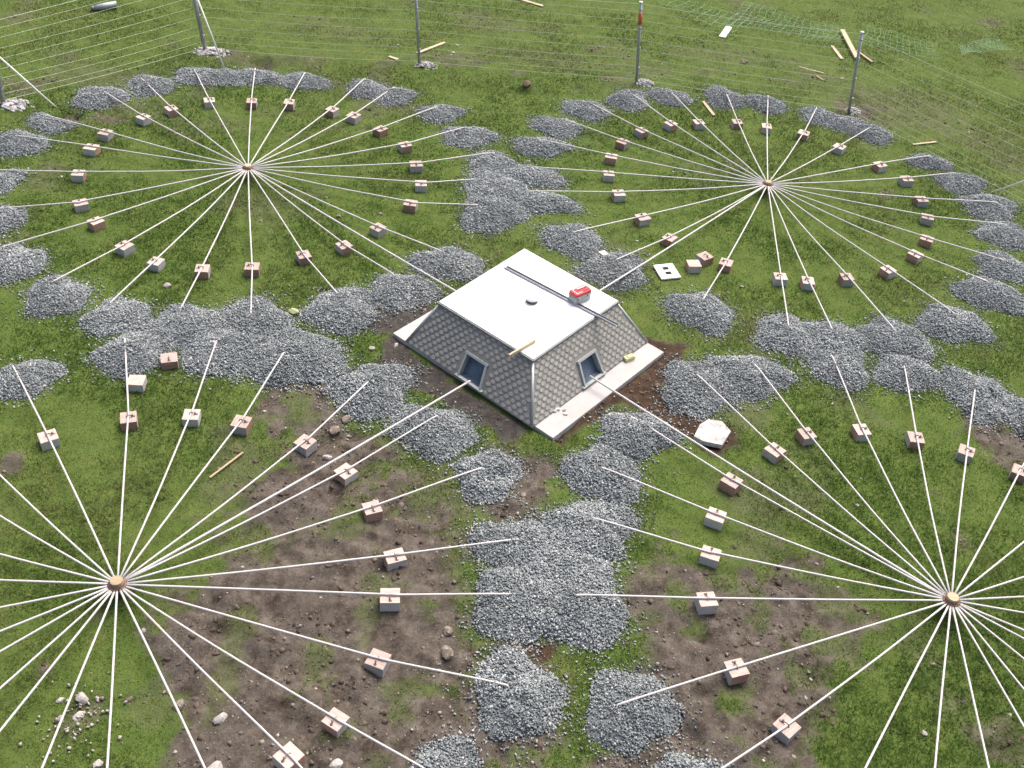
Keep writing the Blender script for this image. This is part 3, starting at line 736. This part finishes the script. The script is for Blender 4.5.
# notable field stones
for i, (px, py, r, lab, m_) in enumerate([
 (335,431,.11,'largest round brown stone in the soil right of a timber block',None),(346,418,.09,'brown stone just above the largest one beside the gravel',None),(349,433,.06,'small brown stone right of the largest one',None),(327,456,.07,'pale flat stone lying below the large brown stones',STONEM),
 (82,697,.09,'largest white stone in the rubble patch on the grass lower left',STONEM),(60,700,.05,'small greyish stone left of the white rubble stone',STONEM),(78,716,.07,'pinkish white stone below the largest rubble stone',STONEM),(98,698,.04,'small pale stone right of the white rubble stone',STONEM),(97,763,.07,'pale stone at the bottom edge between two pipes',STONEM),(61,718,.05,'tiny stone beside the pinkish white one',STONEM),
 (221,717,.09,'white angular stone on the bare soil at lower left',STONEM),(178,703,.08,'pinkish stone beside the pipe at lower left',None),(448,628,.09,'bluish grey flat stone on the soil left of the gravel',None),(446,652,.10,'larger grey stone on soil just above a pipe and gravel',None),
 (336,762,.09,'grey stone at the bottom edge beside a timber block',STONEM),(215,768,.10,'pale stone cut by the bottom edge of the picture',STONEM),(524,492,.05,'lone reddish stone right of a gravel mound',None),(167,285,.08,'white stone on grass inside the far left rosette',STONEM),
 (396,343,.06,'white stone left of the hut near the gravel',STONEM),(372,347,.06,'pale stone on the grass edge left of the hut',STONEM),(745,61,.10,'dark grey stone on the grass behind the far right rosette',None),(527,88,.14,'brown heap of clods on the grass between the fence posts',CLODM),
 (339,215,.06,'tan clod on the grass inside the far left rosette',None),(380,213,.05,'grey flat stone near the tan clod',None),(857,506,.04,'small white stone inside the near right rosette',STONEM),(925,733,.05,'white stone below the near right hub',STONEM),(742,286,.04,'whitish stone on the grass right of a gravel mound',STONEM),
 (637,241,.04,'white stone left of the brown loose blocks',STONEM),(529,160,.04,'tiny stone between far rosettes gravel mounds',STONEM),(398,45,.05,'white lump on the grass left of the second post',STONEM),(457,45,.05,'white lump right of the pale plank',STONEM),(453,53,.05,'white lump below the right end of the plank',STONEM),(842,78,.05,'white lump left of the leaning fence post',STONEM)]):
    p = at(px, py, r*.4); s_ = MB(); s_.rock((0,0,0), (r, r*.75, r*.5), i+3, 0, 2, random.uniform(0,3))
    o = s_.build('field_stone', m_ or PEB, None, (p[0], p[1], surf(*p)+r*.2)); o.data.attributes.new('tone', 'FLOAT', 'FACE').data.foreach_set('value', [random.uniform(.4,.8)+.0*q for q in range(len(o.data.polygons))])
    tag(o, lab, 'stone')

# ------------------------------------------------------------------ fence
POSTS = [((4,104),(-14,22)), ((206,52),(188,-32)), ((420,65),(415,-18)), ((637,83),(641,3)), ((849,114),(862,33)), ((1092,240),(1120,142))]
LABP = {}
fence = empty('wire_fence', tuple(at3(420,65))); tag(fence, 'wire mesh fence strung between grey steel posts around the back of the field', 'fence')
fo = at3(420, 65); tops = []; bases = []
for i, (bp, tp) in enumerate(POSTS):
    g = at(*bp); d = F_PX*FW+(tp[0]-512)*RT+(384-tp[1])*UPV; t = (d[:2]@g)/(d[:2]@d[:2])
    h = CAM_H+t*d[2]; tpos = Vector((d[0]*t, d[1]*t, h)); base = Vector((g[0], g[1], H(*g)))
    bases.append(base); tops.append(tpos)
for i, (base, tpos) in enumerate(zip(bases, tops)):
    s_ = MB(); r_ = .032 if i not in (0, 1) else .045
    s_.tube([base-Vector((0,0,.1))-fo, tpos-fo], r_, 12)
    po = s_.build('post', POSTM, fence)
    s_ = MB(); s_.tube([tpos-fo, tpos+Vector((0,0,.03))-fo], r_+.006, 12); s_.build('cap', WHITE, po)
    s_ = MB(); sc = {0:(.34,.25),1:(.40,.26),2:(.24,.2),3:(.2,.17),4:(.17,.15),5:(.3,.25)}[i]; ofs = {0:(.22,0),1:(.12,-.02),2:(.14,-.03),3:(.17,0),4:(.1,.12),5:(.1,0)}[i]
    s_.rock(base+Vector((ofs[0], ofs[1], -.02))-fo, (sc[0]*.9, sc[1]*.9, .10), 40+i, 0, 3); 
    for q in range(70):
        rr_ = math.sqrt(random.random())*1.08; t_ = random.uniform(0, 6.283); k_ = random.uniform(.018, .045)
        s_.rock(base+Vector((ofs[0]+rr_*math.cos(t_)*sc[0], ofs[1]+rr_*math.sin(t_)*sc[1], .005+.075*max(0, 1-rr_*rr_)))-fo, (k_, k_*.8, k_*.7), 60+q+i*7, 0, 1)
    s_.build('footing', LUMP, po)
    for f_ in (.2,.45,.7,.92):
        q = base.lerp(tpos, f_)-fo; s_ = MB(); s_.tube([q-Vector((0,0,.012)), q+Vector((0,0,.012))], r_+.008, 10); s_.build('band', METAL, po)
    if i == 3:
        q0 = base.lerp(tpos, .74)-fo; q1 = base.lerp(tpos, .88)-fo; s_ = MB(); s_.tube([q0, q1], r_+.01, 10); s_.build('orange_tape', ORANGE, po)
hs = [.05,.13,.22,.32,.43,.55,.67,.79,.9,.99]
for i in range(len(bases)-1):
    s_ = MB(); L = (bases[i+1]-bases[i]).length
    for hh in hs:
        a = bases[i].lerp(tops[i], hh)-fo; b_ = bases[i+1].lerp(tops[i+1], hh)-fo
        sag = random.uniform(.01,.06); k = 10
        s_.tube([a.lerp(b_, q/k)-Vector((0,0,sag*math.sin(math.pi*q/k))) for q in range(k+1)], .0030 if .1 < hh < .95 else .0042, 4, 0, False)
    nv = int(L/.30)
    for q in range(1, nv):
        t = q/nv+random.uniform(-.002,.002); s_.tube([bases[i].lerp(bases[i+1], t)+Vector((0,0,.07))-fo, tops[i].lerp(tops[i+1], t)-Vector((0,0,.02))-fo], .0011, 3, 0, False)
    s_.build('wire_mesh', WIRE, fence)
def rope(an, thr, post, label):
    # anchored in the ground inside the fence, runs up to the post's head
    a = at3(*an); a.z = H(a.x, a.y)
    s_ = MB(); t_ = post; mid = a
    s_.tube([Vector((0,0,-.03)), t_-a], .020, 6)
    o = s_.build('stay_rope', ROPE, None, a); tag(o, label, 'stay rope', 'stays of the fence posts')
def ray_at(px, py, plan):
    d = F_PX*FW+(px-512)*RT+(384-py)*UPV; t = (d[:2]@plan)/(d[:2]@d[:2]); return Vector((d[0]*t, d[1]*t, CAM_H+t*d[2]))
# each stay reaches the head of its post
rope((57,107), None, tops[0].lerp(bases[0], .34), 'white stay running from the grass to the fence post at the left edge')
rope((225,69), None, tops[1].lerp(bases[1], .16), 'white stay meeting the gravel behind the far left rosette')
rope((990,192), None, tops[5].lerp(bases[5], .06), 'white stay rising off the right edge above the gravel')

# netting
def netting(quad, nu, nv, label, wob=.05, name='netting', zt=.12):
    P4 = [at3(*q, 0) for q in quad]; s_ = MB()
    cen = sum(P4, Vector())/4
    def S(u, v):
        p = P4[0].lerp(P4[1], u).lerp(P4[3].lerp(P4[2], u), v)
        n = float(fbm(p.x, p.y, .8, 91, 3))-.5; n2 = float(fbm(p.x+9, p.y, .9, 95, 3))-.5
        return Vector((p.x+n*wob*6, p.y+n2*wob*6, H(p.x, p.y)+.05+zt*abs(float(vnoise(p.x, p.y, .7, 92))))) - Vector((cen.x, cen.y, 0))
    for i in range(nu+1): s_.tube([S(i/nu, j/24) for j in range(25)], .0026, 3, 0, False)
    for j in range(nv+1): s_.tube([S(i/40, j/nv) for i in range(41)], .0026, 3, 0, False)
    o = s_.build(name, NET, None, (cen.x, cen.y, 0)); tag(o, label, 'netting', 'green plastic netting left on the grass')
netting([(722,28),(838,50),(845,32),(745,8)], 16, 8, 'spread of green plastic netting left behind the leaning post')
netting([(655,4),(730,36),(745,24),(672,-6)], 11, 3, 'narrow trailing end of green netting at the top middle')
netting([(862,48),(940,64),(930,48),(868,30)], 11, 5, 'rumpled green netting just right of the leaning post')
netting([(960,64),(1010,52),(1000,44),(958,54)], 14, 8, 'small bunched green netting near the right edge', .08, zt=.2)

# ------------------------------------------------------------------ grass, pebbles, clods
def frustum_pts(n, pad=60, ymin=4.6, ymax=31):
    y = ymin+(ymax-ymin)*rng.uniform(0, 1, n)
    x = rng.uniform(-19, 21, n)
    d = np.stack([x, y, -CAM_H*np.ones(n)], 1); w = d@FW
    px = 512+F_PX*(d@RT)/w; py = 384-F_PX*(d@UPV)/w
    ok = (px > -pad) & (px < 1024+pad) & (py > -pad) & (py < 768+pad)
    return x[ok], y[ok]
gxx, gyy = frustum_pts(4200000)
dist = np.hypot(gyy, CAM_H)
keep = rng.uniform(0, 1, len(gxx)) < np.clip((12/dist)**1.6, .2, 1)
gxx, gyy = gxx[keep], gyy[keep]
d_ = samp(Dg, gxx, gyy); m_ = samp(Mg, gxx, gyy)
th_ = fbm(gxx, gyy, .12, 61, 2)
keep = (rng.uniform(0, 1, len(gxx)) > np.clip(d_*1.02, 0, .975)) & (rng.uniform(0, 1, len(gxx)) < .55+.6*sstep(.3, .6, th_)) & ~on_pile(gxx, gyy) & (near_box(gxx, gyy) < -.03) & (m_ < .5)
sq = poly_sd(gxx, gyy, [tuple(p.xy) for p in q4]) < -.02
keep &= sq
gxx, gyy, d_, th_ = gxx[keep], gyy[keep], d_[keep], th_[keep]
n = len(gxx); dist = np.hypot(gyy, CAM_H)
lush = fbm(gxx, gyy, .9, 63, 4); big = fbm(gxx, gyy, 3.5, 65, 3)
ln = rng.uniform(.030, .065, n)*(.6+.8*sstep(.35, .65, lush))*(.75+.45*th_*np.clip(12/dist, .3, 1))*np.where(rng.uniform(0,1,n) > .985, 1.7, 1)
wd = rng.uniform(.0035, .006, n)*np.clip(dist/11, 1, 2.0)
az = rng.uniform(0, 2*np.pi, n); tl = rng.uniform(.5, 1.35, n)
dx, dy = np.cos(az), np.sin(az); tw = az+np.pi/2+rng.normal(0, .5, n); sx_, sy_ = np.cos(tw), np.sin(tw)
z0 = samp(Zgrid, gxx, gyy)-.004
B_ = np.stack([gxx, gyy, z0], 1); S_ = np.stack([sx_*wd, sy_*wd, np.zeros(n)], 1)
T_ = B_+np.stack([dx*np.sin(tl)*ln, dy*np.sin(tl)*ln, np.cos(tl)*ln], 1)
V = np.stack([B_-S_, B_+S_, T_], 1).reshape(-1, 3); Fc = np.arange(3*n).reshape(-1, 3)
dryf = np.clip(sstep(.46, .66, fbm(gxx, gyy, 2.2, 67, 5))*.55+sstep(15, 26, gyy)*.22+d_*.45+rng.normal(0, .10, n), 0, 1)
for (cx, cy, rx, ry, a_) in [(562,690,16,50,.9),(505,742,40,18,.6),(440,470,36,26,.5),(475,252,30,14,.7),(560,60,120,18,.4),(300,40,140,22,.35),(930,110,90,30,.4),(100,70,120,26,.4),(40,440,40,60,.25),(130,520,60,40,.25),(420,330,40,18,.6),(740,330,40,14,.5),(520,445,20,10,.5),(980,350,40,14,.5)]:
    dryf = np.clip(dryf+a_*sstep(-.2, .5, ell(gxx, gyy, cx, cy, rx, ry)+fbm(gxx, gyy, .5, 83, 3)-.5), 0, 1)
tone = np.clip(.42+(.5-lush)*.5+(big-.5)*.5+rng.normal(0, .17, n)+np.where(rng.uniform(0,1,n) > .965, .4, 0), 0, 1)
g = fast_mesh('grass', V, Fc, GR, 3, {'tone': ('FACE', tone), 'dry': ('FACE', dryf)}); tag(g, 'short patchy green grass with dry straw', 'grass', kind='stuff')
print('blades', n)

def scatter(n, name, label, cat, prob, smin, smax, tonef, material, flat=.5, sink=.1):
    x, y = frustum_pts(n, 20)
    dd = samp(Dg, x, y); mm = samp(Mg, x, y)
    ok = (rng.uniform(0, 1, len(x)) < prob(x, y, dd, mm)) & ~on_pile(x, y) & (near_box(x, y) < -.05)
    x, y = x[ok], y[ok]; k = len(x); sz = smin*(smax/smin)**(rng.uniform(0, 1, k)**2.6)
    o = stones(np.stack([x, y, samp(Zgrid, x, y)+sz*sink], 1), sz, np.clip(tonef(k), 0, 1), rng, name, material, flat); tag(o, label, cat, kind='stuff')
scatter(160000, 'pebbles', 'pale and brown pebbles strewn over the bare soil', 'pebbles', lambda x, y, d, m: np.clip(d*1.0, 0.004, 1)*(.15+.85*sstep(.45,.65,fbm(x,y,.5,71,4))), .006, .038, lambda k: rng.normal(.66, .22, k), PEB)
scatter(260000, 'soil_clods', 'crumbly dark brown clods on the bare soil', 'clods', lambda x, y, d, m: np.clip(d*.9, 0, 1)*sstep(.4,.6,fbm(x,y,.5,73,3)), .008, .062, lambda k: rng.normal(.36, .13, k), PEB, 1, -.15)
# pale rubble strewn over the lower left corner
k = 110; c = at(78, 722); rx_ = rng.normal(c[0], .22, k); ry_ = rng.normal(c[1], .30, k); sz = rng.uniform(.008, .030, k)
o = stones(np.stack([rx_, ry_, samp(Zgrid, rx_, ry_)+sz*.5+.01], 1), sz, np.clip(rng.normal(.92, .1, k), 0, 1), rng, 'rubble_bits', PEB); tag(o, 'pale crumbs of rubble in the grass at the lower left', 'rubble', kind='stuff')
# stray chips of the crushed rock around the mounds
cx_, cy_ = [], []
for p, _, on in PILES:
    if not on: continue
    k = 34; r = 1+np.abs(rng.normal(0, .35, k)); th = rng.uniform(0, 6.28, k); cx_.append(p.c[0]+p.a*r*np.cos(th)); cy_.append(p.c[1]+p.b*r*np.sin(th))
cx_, cy_ = np.concatenate(cx_), np.concatenate(cy_); ok = near_box(cx_, cy_) < -.05; cx_, cy_ = cx_[ok], cy_[ok]; k = len(cx_)
sz = rng.uniform(.010, .022, k); o = stones(np.stack([cx_, cy_, samp(Zgrid, cx_, cy_)+.012+sz*.2], 1), sz, np.clip(rng.normal(.6, .2, k), 0, 1), rng, 'stray_chips', ROCK); tag(o, 'stray grey stone chips scattered on grass round the mounds', 'stone chips', kind='stuff')

# ------------------------------------------------------------------ light
w = bpy.data.worlds.new('World'); scene.world = w; w.use_nodes = True
nt = w.node_tree; bg = nt.nodes['Background']; sk = nt.nodes.new('ShaderNodeTexSky'); sk.sky_type = 'NISHITA'; sk.sun_disc = False
EL, AZ = math.radians(60), math.radians(25)
sk.sun_elevation = EL; sk.sun_rotation = AZ; sk.air_density = .45; sk.dust_density = 6.0; sk.ozone_density = .2
nt.links.new(sk.outputs[0], bg.inputs[0]); bg.inputs[1].default_value = .15
s = bpy.data.lights.new('sun', 'SUN'); s.energy = 0.95; s.angle = math.radians(40); s.color = (1, .95, .88)
so_ = bpy.data.objects.new('sun', s); COL.objects.link(so_)
dirv = Vector((math.sin(AZ)*math.cos(EL), math.cos(AZ)*math.cos(EL), math.sin(EL)))   # towards the sun
so_.rotation_euler = dirv.to_track_quat('Z', 'Y').to_euler()
vs_ = scene.view_settings; vs_.view_transform = 'Standard'; vs_.look = 'None'; vs_.gamma = 1; vs_.use_curve_mapping = False; vs_.exposure = 1.0
scene.cycles.max_bounces = 5
